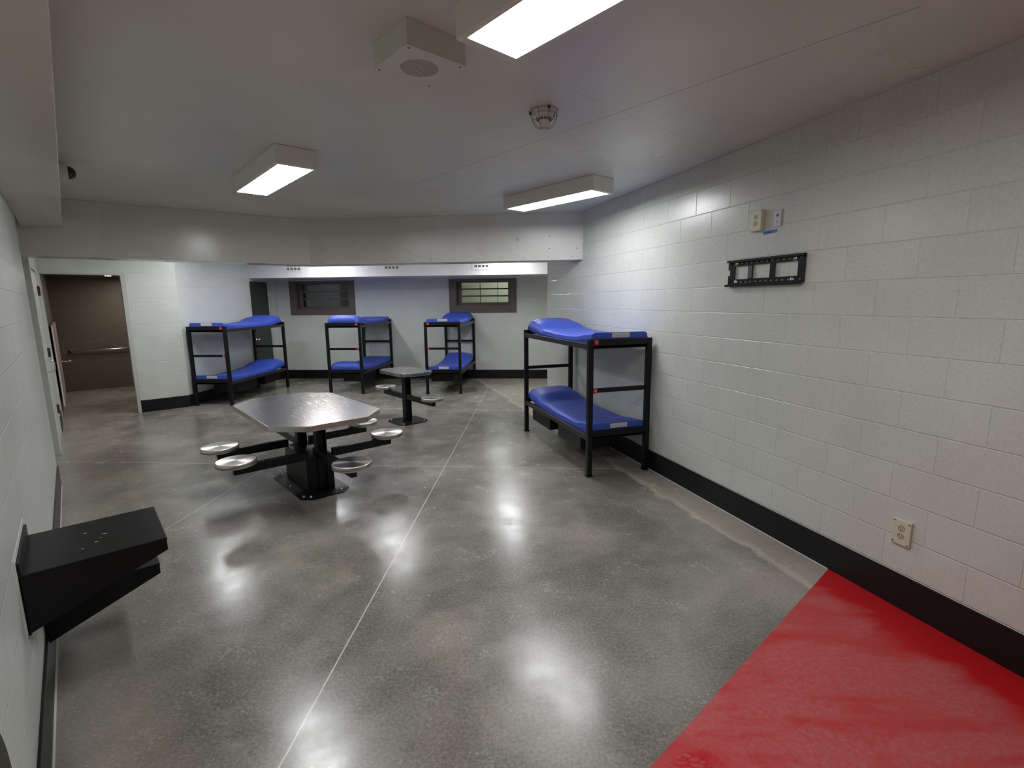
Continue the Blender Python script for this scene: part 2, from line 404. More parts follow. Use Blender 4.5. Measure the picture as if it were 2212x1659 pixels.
# black painted base course
def baseb(name, P, a, u0, u1, d=.012, h=.2):
    bm = bmesh.new(); add_box(bm, u0, u1, -d, .0, 0, h); return struct(name, bm, M_black, frame(P, a), .003)
baseb('baseboard_right', W0, TH, -2.3, 8.2)
baseb('baseboard_back', B0, AB, -6.13, .88, .012)
baseb('baseboard_left', L0, AL, -5.2, 6.42)
baseb('baseboard_left', L0, AL, 9.2, 9.95, .006)
baseb('baseboard_corner', A0, AA, .974, 1.66)
baseb('baseboard_side', CD, AD, uI, -1.12)
baseb('baseboard_side', CD, AD, -.31, 0)
baseb('baseboard_recess', onL(7.73), AL + PI / 2, .0, .3, .006, .2)
# pale sealant strips at the foot of the walls
bm = bmesh.new(); add_box(bm, -5.2, 6.4, -.019, -.012, 0, .003); struct('trim_1', bm, M_caulk, frame(L0, AL))
bm = bmesh.new(); add_box(bm, -3.0, 1.92, -.018, -.012, 0, .004); struct('trim_2', bm, M_caulk, frame(W0, TH))
# white corner bead where the right wall ends
bm = bmesh.new(); add_box(bm, -3.016, -3.006, -.004, .01, 0, ZC); struct('trim_3', bm, M_white, frame(W0, TH))

# bulkhead beam, bent in plan
bl = math.radians(37.4); ar = -.1149
b2 = Vector((-2.741, 6.934, 0)); bA = b2 - dirv(bl) * 3.25; bE = b2 + dirv(ar) * 4.1
bm = bmesh.new(); dep = .33
nA = perp(bl); nE = perp(ar); nm = (nA + nE).normalized() * dep / math.cos((bl - ar) / 2)
pts = [bA, b2, bE, bE + nE * dep, b2 + nm, bA + nA * dep]
add_prism(bm, [(p.x, p.y) for p in pts], 2.252, ZC)
struct('trim_4', bm, M_trim, None, .004)
bm = bmesh.new()
for k in range(12):
    q = .15 + k * .31
    if q > 3.6: break
    add_lathe(bm, [(0, -.003), (.005, -.003), (.006, 0)], 8, frame(b2 + dirv(ar) * q + Vector((0, 0, 2.292)), ar) @ Matrix.Rotation(PI / 2, 4, 'X') @ Matrix.Scale(-1, 4, (0, 0, 1)))
for q, z in ((3.264, 2.548), (3.264, 2.40), (3.62, 2.395), (1.4, 2.4)):
    add_lathe(bm, [(0, -.003), (.006, -.003), (.007, 0)], 8, frame(b2 + dirv(ar) * q + Vector((0, 0, z)), ar) @ Matrix.Rotation(PI / 2, 4, 'X') @ Matrix.Scale(-1, 4, (0, 0, 1)))
o = struct('trim_5', bm, mat('screw_head', (.12, .11, .1), .5))
bm = bmesh.new(); add_tube(bm, [(.019 * math.cos(t * PI / 10), -.002, .019 * math.sin(t * PI / 10)) for t in range(20)], .0035, 6, 0, True)
add_lathe(bm, [(0, .0), (.016, .0)], 16, Matrix.Rotation(PI / 2, 4, 'X'))
tag(obj('conduit_plug', bm, M_zinc, None, frame(b2 + dirv(ar) * 2.852 + Vector((0, 0, 2.523)), ar)), 'small round knockout plug on the face of the ceiling beam', 'plug')
# soffit over the windows and the soffit along the left wall
bm = bmesh.new(); add_box(bm, -6.14, 1.4, -1.05, 0, 2.26, ZC); struct('trim_6', bm, M_duct, frame(B0, AB), .003)
bm = bmesh.new(); add_box(bm, -5.2, 7.45, -.32, 0, 2.548, ZC); struct('trim_7', bm, M_trim, frame(L0, AL), .003)

# red painted entry floor
e2 = dirv(AA); cr = onR(1.925); far = cr - e2 * 5
bm = bmesh.new()
add_prism(bm, [(p.x, p.y) for p in (cr - perp(TH) * .012, far, far + Vector((3.2, -3.2, 0)), onR(7.5, 0, .012))], 0.0003, .0025); struct('floor', bm, M_red)

# ------------------------------------------------------------ windows in the back wall
def window(n, o, g, bars, frame_col):
    """outer flat frame rect o, glass rect g, in back wall coordinates"""
    r = bpy.data.objects.new('window_%d' % n, None); C.objects.link(r); r.matrix_world = frame(B0, AB); r['kind'] = 'structure'
    bm = bmesh.new(); i0, i1, j0, j1 = bars['inner']
    add_box(bm, o[0], o[1], -.012, .004, o[2], j0); add_box(bm, o[0], o[1], -.012, .004, j1, o[3])
    add_box(bm, o[0], i0, -.012, .004, j0, j1); add_box(bm, i1, o[1], -.012, .004, j0, j1)
    obj('window_frame', bm, frame_col, r, None, .002)
    bm = bmesh.new()
    add_box(bm, i0, i0 + .012, 0, .2, j0, j1); add_box(bm, i1 - .012, i1, 0, .2, j0, j1); add_box(bm, i0, i1, 0, .2, j0, j0 + .012); add_box(bm, i0, i1, 0, .2, j1 - .012, j1)
    t = .11; add_box(bm, i0, i1, t, t + .03, j0, g[2]); add_box(bm, i0, i1, t, t + .03, g[3], j1); add_box(bm, i0, g[0], t, t + .03, g[2], g[3]); add_box(bm, g[1], i1, t, t + .03, g[2], g[3])
    obj('window_jamb', bm, frame_col, r)
    for z in bars['z']: box('security_bar', (i0, i1, .085, .11, z - .017, z + .017), frame_col, r)
    box('window_pane', (g[0], g[1], .125, .131, g[2], g[3]), M_glass, r)
    return r
window(1, (-5.855, -4.33, 1.47, 2.235), (-5.60, -4.53, 1.66, 2.165), {'inner': (-5.70, -4.47, 1.60, 2.19), 'z': (1.83, 2.0)}, M_brownmetal)
window(2, (-2.168, -.655, 1.487, 2.235), (-1.90, -.85, 1.715, 2.155), {'inner': (-2.01, -.80, 1.645, 2.19), 'z': (1.858, 2.015)}, M_brownmetal)
# dark lobby behind window one: pale screen with dark margins
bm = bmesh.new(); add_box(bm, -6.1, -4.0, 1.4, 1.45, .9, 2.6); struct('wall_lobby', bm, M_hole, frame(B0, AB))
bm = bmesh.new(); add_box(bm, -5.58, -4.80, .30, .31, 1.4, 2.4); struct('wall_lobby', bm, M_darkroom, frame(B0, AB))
for a0, a1, nm in ((-6.2, -3.9, 1), (-2.8, .4, 2)):
    bm = bmesh.new()
    add_box(bm, a0 - .05, a0, .2, 3.2, .6, 2.75); add_box(bm, a1, a1 + .05, .2, 3.2, .6, 2.75)
    add_box(bm, a0, a1, .2, 3.2, .55, .6); add_box(bm, a0, a1, .2, 3.2, 2.7, 2.75); add_box(bm, a0, a1, 3.2, 3.25, .6, 2.75)
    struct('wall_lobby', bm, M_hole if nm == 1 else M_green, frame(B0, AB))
# lit neighbouring room seen through window two
lr = thing('added_room_light', 'unseen strip light added to light the room behind the right hand window', 'light', frame(onB(-1.0, 2.6, -2.2), AB))  # lamp added above the view to light the neighbouring room
box('diffuser', (-.6, .6, -.08, .08, 0, .05), mat('far_glow', (.8, .8, .8), .5, emit=(1, 1, .9), es=7.), lr)
for k, u in enumerate((-1.545, -1.13)):  # thin dark bars imitate the reflections in the pane
    tag(box('reflection', (u - .006, u + .006, .60, .63, 1.4, 2.5), M_gap, None, frame(B0, AB)), ('left' if k == 0 else 'right') + ' of two thin dark bars imitating reflections in the lit window pane', 'reflection', 'bars imitating reflections in the lit window')
bm = bmesh.new(); add_box(bm, -2.3, -.3, .9, 1.2, 1.2, 1.68); struct('trim_8', bm, M_darkroom, frame(B0, AB))
bm = bmesh.new(); add_box(bm, -1.95, -.4, .88, .9, 1.67, 1.685); struct('trim_9', bm, M_white, frame(B0, AB))

# ------------------------------------------------------------ vents on the back soffit
for k, u in enumerate((-5.355, -3.30, -1.475)):
    wv = .355
    t = thing('air_vent', ('left', 'middle', 'right')[k] + ' of the three white grille vents on the soffit above the windows', 'vent', frame(onB(u, 2.36, 1.05), AB), 'grille vents on the back soffit')
    bm = bmesh.new(); z1 = .30
    xs = [0, .045] + sum([[.045 + i * .075, .045 + i * .075 + .05] for i in range(4)], [])[1:] + [wv]
    zs = [0, .05] + sum([[.05 + i * .07, .05 + i * .07 + .045] for i in range(3)], [])[1:] + [z1]
    for i in range(len(xs) - 1):
        for j in range(len(zs) - 1):
            if i % 2 == 1 and j % 2 == 1: continue
            add_box(bm, xs[i], xs[i + 1], -.008, 0, zs[j], zs[j + 1])
    bmesh.ops.remove_doubles(bm, verts=bm.verts, dist=1e-5)
    obj('vent_plate', bm, M_white, t)
    bm = bmesh.new()
    for i in range(4):
        for j in range(3):
            x = .045 + i * .075; z = .05 + j * .07
            add_box(bm, x, x + .05, -.003, -.0005, z, z + .045)
            add_box(bm, x + .022, x + .028, -.007, -.003, z, z + .045, 1); add_box(bm, x, x + .05, -.007, -.003, z + .019, z + .025, 1)
    obj('grille', bm, [mat('vent_shadow', (.05, .045, .05), .8), mat('vent_mesh', (.28, .26, .27), .5)], t)

# ------------------------------------------------------------ ceiling fixtures
def fixture(P, name_label, a=AL, length=1.235, width=.30, zb=2.715):
    """P = near long-side corner of the housing at the ceiling; runs along a, width toward a-90"""
    t = thing('ceiling_light', name_label, 'light', frame(Vector((P[0], P[1], zb)), a), 'surface mounted ceiling lights')
    h = ZC - zb; bm = bmesh.new()
    add_box(bm, 0, length, -width, 0, .012, h - .001); obj('housing', bm, M_fix, t, None, .004)
    bm = bmesh.new(); bx, by = .04, .026
    add_box(bm, 0, length, -width, -width + by, 0, .014); add_box(bm, 0, length, -by, 0, 0, .014)
    add_box(bm, 0, bx, -width + by, -by, 0, .014); add_box(bm, length - bx, length, -width + by, -by, 0, .014)
    obj('door_frame', bm, M_fix, t, None, .002)
    box('diffuser', (bx, length - bx, -width + by, -by, .004, .0125), M_lamp, t)
    return t
fixture((-1.647, 3.691), 'cream boxed ceiling light hanging over the left side, nearest the large table')
fixture((.745, 4.645), 'cream boxed ceiling light close to the right wall, in front of the beam')
fixture((.62, 1.143), 'cream boxed ceiling light cut off by the top of the picture')
def fixture_c(c, a, lab):
    p = Vector((c[0], c[1], 0)) - dirv(a) * .6175 + perp(a) * .15; fixture((p.x, p.y), lab, a)
fixture_c((-.05, 9.45), TH + PI, 'ceiling light hidden behind the beam, over the right back corner')
fixture_c((-2.1, 8.3), AL, 'ceiling light hidden behind the beam, over the small table')
fixture_c((-4.62, 7.5), AL, 'ceiling light hidden behind the beam, over the foot of the left bunk')
fixture_c((-3.75, 9.5), AD, 'ceiling light hidden behind the beam, before the soffit over the windows')
# small downlight in the washroom
t = thing('washroom_light', 'small recessed light in the brown washroom ceiling', 'light', frame(onL(12.2, 2.29, .9), AL))
box('trim_ring', (-.1, .1, -.07, .07, 0, .01), M_brownceil, t); box('lens', (-.07, .07, -.045, .045, -.004, 0), mat('dim_lens', (.8, .7, .6), .5, emit=(1, .85, .7), es=6), t)
t = thing('washroom_light', 'added washroom ceiling light, unseen beyond the doorway edge', 'light', frame(onL(12.2, 2.268, 1.34), AL))  # unseen lamp added to brighten the washroom
box('trim_ring', (-.7, .7, -.14, .14, 0, .028), M_brownceil, t); box('lens', (-.65, .65, -.11, .11, -.004, 0), mat('washroom_lens', (.8, .7, .6), .5, emit=(1, .9, .82), es=6), t)

# ceiling speaker
sp = thing('ceiling_speaker', 'square grey box speaker with round perforated grille on the ceiling', 'speaker', frame(Vector((-.403, 2.155, 2.742)), AA))
box('enclosure', (0, .29, 0, .287, .004, ZC - 2.742), M_spk, sp, None, .002)
box('face_plate', (-.003, .293, -.003, .29, 0, .004), M_spk, sp, None, .001)
bm = bmesh.new(); cx, cy = .145, .1435
for k in range(1, 12):
    r = k * .0073; n = max(6, int(2 * PI * r / .0066))
    for i in range(n):
        a = 2 * PI * i / n
        add_lathe(bm, [(0, -.0006), (.0019, -.0006), (.0019, .0004)], 6, Matrix.Translation((cx + r * math.cos(a), cy + r * math.sin(a), 0)))
obj('grille', bm, M_hole, sp)
for x in (.018, .272):
    for y in (.018, .269):
        bm = bmesh.new(); add_lathe(bm, [(0, -.002), (.004, -.002), (.005, 0)], 8, Matrix.Translation((x, y, 0))); obj('screw', bm, M_hinge, sp)

# caged smoke detector
sd = thing('smoke_detector', 'white smoke detector inside a wire guard cage on the ceiling', 'smoke detector', frame(Vector((.208, 3.15, 2.745)), .3))
h = ZC - 2.745
bm = bmesh.new(); add_lathe(bm, [(0, .022), (.018, .024), (.028, .032), (.030, .046), (.046, .050), (.052, .058), (.056, .075), (.060, h)], 32)
obj('detector_body', bm, M_white, sd)
bm = bmesh.new()
for rr_, z in ((.0345, .0475), (.0405, .049), (.0478, .0525)):
    for i in range(14):
        a = 2 * PI * i / 14
        M = Matrix.Rotation(a, 4, 'Z') @ Matrix.Translation((rr_, 0, z))
        v = add_box(bm, -.0022, .0022, -.0065, .0065, -.002, .001)
        for q in v: q.co = M @ q.co
obj('vent_slots', bm, M_hole, sd)
bm = bmesh.new()
for i in range(8):
    a = 2 * PI * i / 8; c, s = math.cos(a), math.sin(a)
    add_tube(bm, [(r * c, r * s, z) for r, z in ((.080, h - .004), (.080, .075), (.076, .05), (.064, .024), (.042, .006), (.015, .003))], .0019, 6)
for r, z in ((.080, h - .004), (.080, .07), (.015, .003)):
    add_tube(bm, [(r * math.cos(t * PI / 12), r * math.sin(t * PI / 12), z) for t in range(24)], .0019, 6, 0, True)
obj('wire_cage', bm, M_cage, sd)
for i in range(3):
    bm = bmesh.new(); a = 2 * PI * i / 3 + .5; add_lathe(bm, [(0, h - .016), (.008, h - .016), (.009, h - .001)], 8, Matrix.Translation((.084 * math.cos(a), .084 * math.sin(a), 0)))
    obj('cage_clip', bm, M_hinge, sd)

# dome camera on the side of the left soffit
dc = thing('dome_camera', 'white housed security camera with black dome beside the left soffit', 'security camera', frame(onL(5.33, 2.758, .32), AL) @ Matrix.Rotation(PI / 2, 4, 'X'))
bm = bmesh.new(); add_lathe(bm, [(0, 0), (.078, 0), (.078, .012), (.066, .050), (.060, .064), (.050, .066), (0, .066)], 32); obj('housing', bm, M_camwhite, dc)
bm = bmesh.new(); add_lathe(bm, [(.049, .066), (.047, .082), (.038, .100), (.022, .112), (0, .116)], 28); obj('dome', bm, M_dome, dc)

# ------------------------------------------------------------ bunks and mattresses
def bunk(P, a, mirror, label, nums):
    """near foot corner at P, length along a, width along a+90"""
    LN, WD, HT, lg = 1.92, .69, 1.365, .05
    t = thing('bunk_bed', label, 'bunk bed', frame(P, a), 'black steel bunk beds')
    fy = (lambda y0, y1: (WD - y1, WD - y0)) if mirror else (lambda y0, y1: (y0, y1))
    for x in (0, LN - lg):
        for y in (0, WD - lg):
            y0, y1 = y, y + lg
            g = box('leg', (x, x + lg, y0, y1, .012, HT), M_bm, t, None, .003)
            box('foot', (x - .006, x + lg + .006, y0 - .006, y1 + .006, 0, .012), M_bm, g)
    for z in (1.305, .405):
        for x in (.004, LN - lg + .004): box('end_rail', (x, x + .042, lg, WD - lg, z, z + .06), M_bm, t, None, .002)
    for x in (.008, LN - lg + .008): box('ladder_bar', (x, x + .034, lg, WD - lg, .845, .887), M_bm, t, None, .002)
    for z in (1.268, .368):
        for y in (.002, WD - lg + .01): box('side_rail', (lg, LN - lg, y, y + .038, z, z + .052), M_rail, t, None, .002)
        box('deck_pan', (lg * .9, LN - lg * .9, .04, WD - .04, z + .002, z + .008), M_bm, t)
    y0, y1 = fy(.19, .64)
    for x0 in (.27, 1.12):
        b = bmesh.new(); add_box(b, x0, x0 + .60, y0, y1, .2, .366)
        s = obj('storage_box', b, M_bm, t, None, .002)
        box('lip', (x0 - .004, x0 + .604, y0 - .004, y1 + .004, .352, .366), M_bm, s)
    for n, z in zip(nums, (1.335, .866)):
        yc = (WD - .075) if not mirror else .075
        p = box('number_plate', (-.003, .0, yc - .023, yc + .023, z - .023, z + .023), M_redtag, t); p['label'] = 'small red number plate'
        if z < 1: p.location.x = .006
        text_mesh('numeral', n, .038, M_white, p, Matrix.Translation((-.0035, yc, z)) @ Matrix(((0, 0, -1, 0), (-1, 0, 0, 0), (0, 1, 0, 0), (0, 0, 0, 1))))
    return t
def lerp(tab, s):
    for (a, va), (b, vb) in zip(tab, tab[1:]):
        if s <= b:
            k = (s - a) / (b - a); k = k * k * (3 - 2 * k); return va + (vb - va) * k
    return tab[-1][1]
def mattress(P, a, z, near_head, label, seed):
    """foam mattress with built in pillow; lies on a bunk deck of height z (z = end rail top)"""
    LM, WM = 1.855, .60
    M = frame(P, a) @ Matrix.Translation((.033, .045, z))
    if near_head: M = M @ Matrix.Translation((LM, WM, 0)) @ Matrix.Rotation(PI, 4, 'Z')
    bm = bmesh.new(); nx, ny = 56, 22
    bot = [(0, -.042), (.12, -.052), (.4, -.085), (.9, -.088), (1.3, -.072), (1.6, -.03), (LM, .0)]
    pil = [(0, 0), (1.28, 0), (1.52, .048), (1.72, .058), (1.86, .022)]
    th = [(0, .104), (.2, .10), (LM, .105)]
    rows = []
    for i in range(nx + 1):
        s = LM * i / nx; zb = lerp(bot, s); t_ = lerp(th, s)
        e = min(1, (LM - s) / .09); rnd = math.sqrt(max(0, 1 - (1 - e) ** 2)) if s > LM - .09 else 1
        e0 = min(1, s / .02)
        row = []
        for j in range(ny + 1):
            y = WM * j / ny; dy = min(y, WM - y); ed = min(1, dy / .028)
            cr = lerp(pil, s) * (1 - abs(2 * y / WM - 1) ** 4)
            hgt = t_ * (.55 + .45 * rnd) + cr
            dome = math.sqrt(max(0, 1 - (1 - ed) ** 2))
            zt = zb + hgt * (.86 + .14 * dome) + .006 * noise.noise(Vector((s * 5 + seed, y * 3, seed))) * e0
            inx = 0.018 * (1 - ed) ** 2 if s > LM - .2 else 0
            row.append((s, y, zb, zt))
        rows.append(row)
    T = [[bm.verts.new((s - (.03 * (1 - min(1, min(y, WM - y) / .1)) ** 2 if i > nx - 2 else 0), y, zt)) for (s, y, zb, zt) in row] for i, row in enumerate(rows)]
    Bt = [[bm.verts.new((s, y, zb)) for (s, y, zb, zt) in row] for row in rows]
    md = lambda rw, k: None
    for i in range(nx):
        for j in range(ny):
            bm.faces.new((T[i][j], T[i + 1][j], T[i + 1][j + 1], T[i][j + 1])); bm.faces.new((Bt[i][j], Bt[i][j + 1], Bt[i + 1][j + 1], Bt[i + 1][j]))
    def side(la, lb):
        mids = [bm.verts.new((v.co + w_.co) / 2 + n) for v, w_, n in zip(la, lb, nrm)]
        for k in range(len(la) - 1):
            bm.faces.new((la[k], mids[k], mids[k + 1], la[k + 1])); bm.faces.new((mids[k], lb[k], lb[k + 1], mids[k + 1]))
    nrm = [Vector((0, -.007, 0))] * (nx + 1); side([T[i][0] for i in range(nx + 1)], [Bt[i][0] for i in range(nx + 1)])
    nrm = [Vector((0, .007, 0))] * (nx + 1); side([T[i][ny] for i in range(nx + 1)], [Bt[i][ny] for i in range(nx + 1)])
    nrm = [Vector((-.005 if 0 < j < ny else 0, (-.007 if j == 0 else .007 if j == ny else 0), 0)) for j in range(ny + 1)]; side([T[0][j] for j in range(ny + 1)], [Bt[0][j] for j in range(ny + 1)])
    nrm = [Vector((.012 if 0 < j < ny else 0, (-.007 if j == 0 else .007 if j == ny else 0), 0)) for j in range(ny + 1)]; side([T[nx][j] for j in range(ny + 1)], [Bt[nx][j] for j in range(ny + 1)])
    bmesh.ops.remove_doubles(bm, verts=bm.verts, dist=1e-4)
    for f in bm.faces: f.smooth = True
    o = obj('mattress', bm, M_blue, None, M); tag(o, label, 'mattress', 'blue vinyl mattresses with built in pillows')
    for jj, oy in ((0, -.008), (ny, .008)):
        b = bmesh.new(); add_tube(b, [(r_[jj][0], r_[jj][1] + oy, r_[jj][2] + .052) for r_ in rows[:-1:3]], .0028, 6); obj('piping', b, M_blue, o)
    es = o.modifiers.new('edge', 'EDGE_SPLIT'); es.split_angle = math.radians(50)
    if not near_head:
        b = bmesh.new(); add_box(b, -.0095, -.0065, .20, .39, .012, .056)
        for q in range(17):
            y = .215 + q * .0098 + random.uniform(-.002, .002); h0 = random.uniform(.018, .026)
            add_box(b, -.0099, -.0094, y, y + .0024, h0, h0 + random.uniform(.010, .024), 1)
        g = obj('care_label', b, [M_tag, M_tagink], o); g['label'] = 'white printed care label'
    else:
        b = bmesh.new(); add_lathe(b, [(0, .004), (.006, .003), (.0075, 0)], 12, Matrix.Translation((LM + .009, .29, .052)) @ Matrix.Rotation(PI / 2, 4, 'Y'))
        obj('grommet', b, M_zinc, o)
    return o
def uv(a, u, v): return dirv(a) * u + perp(a) * v
a86 = AD
BK = [(uv(a86, 8.0, 5.395), a86, True, ('1', '2'), False, 'in the left corner beside the dark door'),
      (uv(a86, 9.17, 3.51), a86, True, ('3', '4'), True, 'under the dark left window'),
      (uv(a86, 9.17, 1.60), a86, False, ('5', '6'), False, 'beside the lit right window'),
      (onR(0) * 0 + uv(TH, -4.243, 2.803), TH + PI, False, ('7', '8'), False, 'against the right wall')]
for i, (P, a, mir, nums, nh, where) in enumerate(BK):
    bunk(P, a, mir, ('black steel bunk bed standing ' + where), nums)
    for z, lv in ((1.365, 'upper'), (.465, 'lower')):
        mattress(P, a, z, nh, 'blue mattress on %s deck of bunk %s' % (lv, where), i * 3.1 + z)

# ------------------------------------------------------------ tables with fixed stools
def octo(hx, hy, cx, cy):
    return [(-hx + cx, -hy), (hx - cx, -hy), (hx, -hy + cy), (hx, hy - cy), (hx - cx, hy), (-hx + cx, hy), (-hx, hy - cy), (-hx, -hy + cy)]
def channel_post(t, x, y0, y1, w_, h, flip=1):
    """upright steel channel: web plus two flanges"""
    b = bmesh.new()
    add_box(b, x - w_, x + w_, y0, y0 + .012, .01, h); add_box(b, x - w_, x + w_, y1 - .012, y1, .01, h)
    add_box(b, x - .008, x + .008, y0, y1, .01, h)
    return obj('post', b, M_bm, t, None, .002)
def stool(t, x, y, arm, z=.46, r=.157):
    """seat at (x,y); arm = (x0,y0) where the arm leaves the pedestal"""
    p0 = Vector((arm[0], arm[1], 0)); p1 = Vector((x, y, 0)); d = (p1 - p0).normalized(); n = Vector((-d.y, d.x, 0)); L_ = (p1 - p0).length + .03
    M = Matrix(((d.x, n.x, 0, p0.x), (d.y, n.y, 0, p0.y), (0, 0, 1, 0), (0, 0, 0, 1)))
    box('seat_arm', (0, L_, -.025, .025, .335, .41), M_bm, t, M, .003)
    b = bmesh.new(); add_lathe(b, [(0, .405), (.04, .405), (.04, z - .03), (0, z - .03)], 20, Matrix.Translation((x, y, 0))); obj('seat_stem', b, M_bm, t)
    b = bmesh.new(); add_lathe(b, [(0, z - .044), (r - .008, z - .044), (r - .001, z - .041), (r, z - .037), (r, z - .006), (r - .004, z - .001), (r - .009, z), (r - .0095, z), (r - .014, z), (.02, z), (0, z)], 48)
    s = obj('seat', b, M_seat, t, Matrix.Translation((x, y, 0))); s['label'] = 'round stainless stool seat'
E1 = AL
def tab_frame(e1c, e2c): return frame(dirv(E1) * e1c - perp(E1) * e2c, E1)       # local +x along e1, +y = -e2
big = thing('dining_table', 'large octagonal stainless table with six fixed stools and black pedestal', 'table', tab_frame(4.77, 1.578))
b = bmesh.new(); add_prism(b, octo(.812, .49, .235, .24), .712, .76); o = obj('tabletop', b, M_steel, big, None, .004, 3); o['label'] = 'brushed stainless tabletop'
b = bmesh.new(); add_prism(b, octo(.70, .38, .2, .2), .690, .713); obj('top_support', b, M_bm, big)
b = bmesh.new(); add_prism(b, octo(.465, .225, .085, .085), 0, .01); obj('base_plate', b, M_bm, big)
for x, y in ((-.40, -.14), (-.40, .14), (.40, -.14), (.40, .14), (0, .185), (0, -.185), (-.35, .185)):
    b = bmesh.new(); add_lathe(b, [(0, .024), (.007, .024), (.007, .016), (.012, .014), (.012, .010)], 10, Matrix.Translation((x, y, 0))); obj('anchor_bolt', b, M_zinc, big)
for x in (-.285, .235): channel_post(big, x, -.065, .025, .042, .70)
b = bmesh.new(); add_box(b, -.30, .30, -.125, .125, .01, .345); obj('pedestal_box', b, M_bm, big, None, .003)
for x in (-.285, .235):
    b = bmesh.new(); add_box(b, x - .03, x + .03, -.34, .34, .64, .692); obj('cross_bracket', b, M_bm, big, None, .002)
# seats: local y = 1.578 - e2
for sx, sy, ax, ay in ((.262, .69, .262, .1), (-.305, .684, -.305, .1), (-1.018, .0, -.2, 0), (-.351, -.661, -.351, -.1), (.262, -.69, .262, -.1), (1.018, 0, .2, 0)):
    stool(big, sx, sy, (ax, ay))
sm = thing('small_table', 'small octagonal stainless table with two fixed stools on a single post', 'table', tab_frame(6.37, 3.575))
b = bmesh.new(); add_prism(b, octo(.40, .262, .105, .105), .715, .76); o = obj('tabletop', b, M_steel, sm, None, .004, 3); o['label'] = 'brushed stainless tabletop'
b = bmesh.new(); add_prism(b, octo(.33, .2, .09, .09), .690, .716); obj('top_support', b, M_bm, sm)
b = bmesh.new(); add_prism(b, octo(.25, .24, .085, .085), 0, .01); obj('base_plate', b, M_bm, sm)
for x, y in ((-.18, -.17), (-.18, .17), (.18, -.17), (.18, .17)):
    b = bmesh.new(); add_lathe(b, [(0, .024), (.007, .024), (.007, .016), (.012, .014), (.012, .010)], 10, Matrix.Translation((x, y, 0))); obj('anchor_bolt', b, M_zinc, sm)
channel_post(sm, 0, -.05, .05, .048, .70)
stool(sm, .60, .02, (.05, .02)); stool(sm, -.728, .015, (-.05, .015))

# ------------------------------------------------------------ wall mounted desk and lower seat on the left wall
def bracket(u0, zt, label, name):
    """boxed steel slab cantilevered off the wall, deep at the wall and tapering outward"""
    t = thing(name, label, 'wall desk' if name == 'wall_desk' else 'wall seat', frame(onL(u0, 0, 0), AL))
    Wd, Dp = .455, .468
    b = bmesh.new(); add_box(b, 0, Wd, -Dp, -.004, zt - .012, zt); obj('top_plate', b, M_bm, t, None, .004)
    for x in (0, Wd - .012):
        b = bmesh.new()
        pts = [(-.004, zt - .010), (-.004, zt - .24), (-Dp + .003, zt - .055), (-Dp + .003, zt - .010)]
        a_ = [b.verts.new((x, p[0], p[1])) for p in pts]; c_ = [b.verts.new((x + .012, p[0], p[1])) for p in pts]
        b.faces.new(a_); b.faces.new(c_[::-1])
        for i in range(4): b.faces.new((a_[i], c_[i], c_[(i + 1) % 4], a_[(i + 1) % 4]))
        obj('side_gusset', b, M_bm, t)
    box('front_lip', (.012, Wd - .012, -Dp + .003, -Dp + .015, zt - .055, zt - .010), M_bm, t)
    b = bmesh.new(); pts = [(-.012, zt - .235), (-Dp + .01, zt - .052)]
    v = [b.verts.new((x, p[0], p[1] + dz)) for dz in (0, .006) for x in (.008, Wd - .008) for p in pts]
    for f in ((0, 1, 3, 2), (4, 6, 7, 5), (0, 4, 5, 1), (2, 3, 7, 6), (0, 2, 6, 4), (1, 5, 7, 3)): b.faces.new([v[i] for i in f])
    obj('bottom_plate', b, M_bm, t)
    return t
t = bracket(2.507, .735, 'black steel wall desk jutting from the left wall, tapered side panels', 'wall_desk')
box('wall_plate', (-.0, .46, -.012, 0, .49, .785), M_bm, t, None, .003)
b = bmesh.new()
for x, y, r in ((.16, -.235, .006), (.20, -.25, .003), (.235, -.265, .009), (.30, -.20, .006), (.12, -.19, .004)):
    add_box(b, x - .002, x + .002, y - r, y + r, .7345, .7355)
g = obj('scratch', b, M_white, t)
bracket(3.06, .385, 'lower black steel wall seat jutting from the left wall just past the desk', 'wall_bench')
box_ = bmesh.new(); add_box(box_, -.03, .48, -.003, 0, .787, .81); add_box(box_, -.03, -.001, -.003, 0, .5, .787)
bmesh.ops.remove_doubles(box_, verts=box_.verts, dist=1e-4)
tag(obj('wall_filler', box_, M_caulk, None, frame(onL(2.507), AL)), 'white filler strip on the left wall around the desk plate', 'filler')

# dark rounded object cut off in the lower left corner
b = bmesh.new(); add_lathe(b, [(0, 0), (.225, 0), (.238, .012), (.24, .07), (.232, .084), (.215, .09), (0, .09)], 48)
tag(obj('dark_round_shape', b, M_bm, None, frame(onL(.95, .90, .0), AL) @ Matrix.Rotation(PI / 2, 4, 'X')), 'dark rounded object cut off by the lower left corner of the picture', 'unidentified')

# ------------------------------------------------------------ doors
# dark door in the side wall, frame, lock and knob
d3 = bpy.data.objects.new('door_1', None); C.objects.link(d3); d3.matrix_world = frame(CD, AD); d3['kind'] = 'structure'
box('door_leaf', (-1.057, -.39, .01, .055, .01, 2.20), M_darkdoor, d3, None, .002)
bm = bmesh.new(); add_box(bm, -.39, -.30, -.012, .1, 0, 2.26); add_box(bm, -1.045, -.39, .0, .1, 2.2, 2.213)
obj('door_frame', bm, M_dooredge, d3, None, .002)
b = bmesh.new(); add_lathe(b, [(0, .068), (.02, .066), (.029, .052), (.028, .04), (.014, .03), (.012, .012), (.03, .008), (.032, 0)], 24, Matrix.Translation((-.965, .01, .985)) @ Matrix.Rotation(PI / 2, 4, 'X')); obj('door_knob', b, M_chrome, d3)
box('lock_plate', (-1.0, -.965, .006, .01, 1.14, 1.23), M_hole, d3)
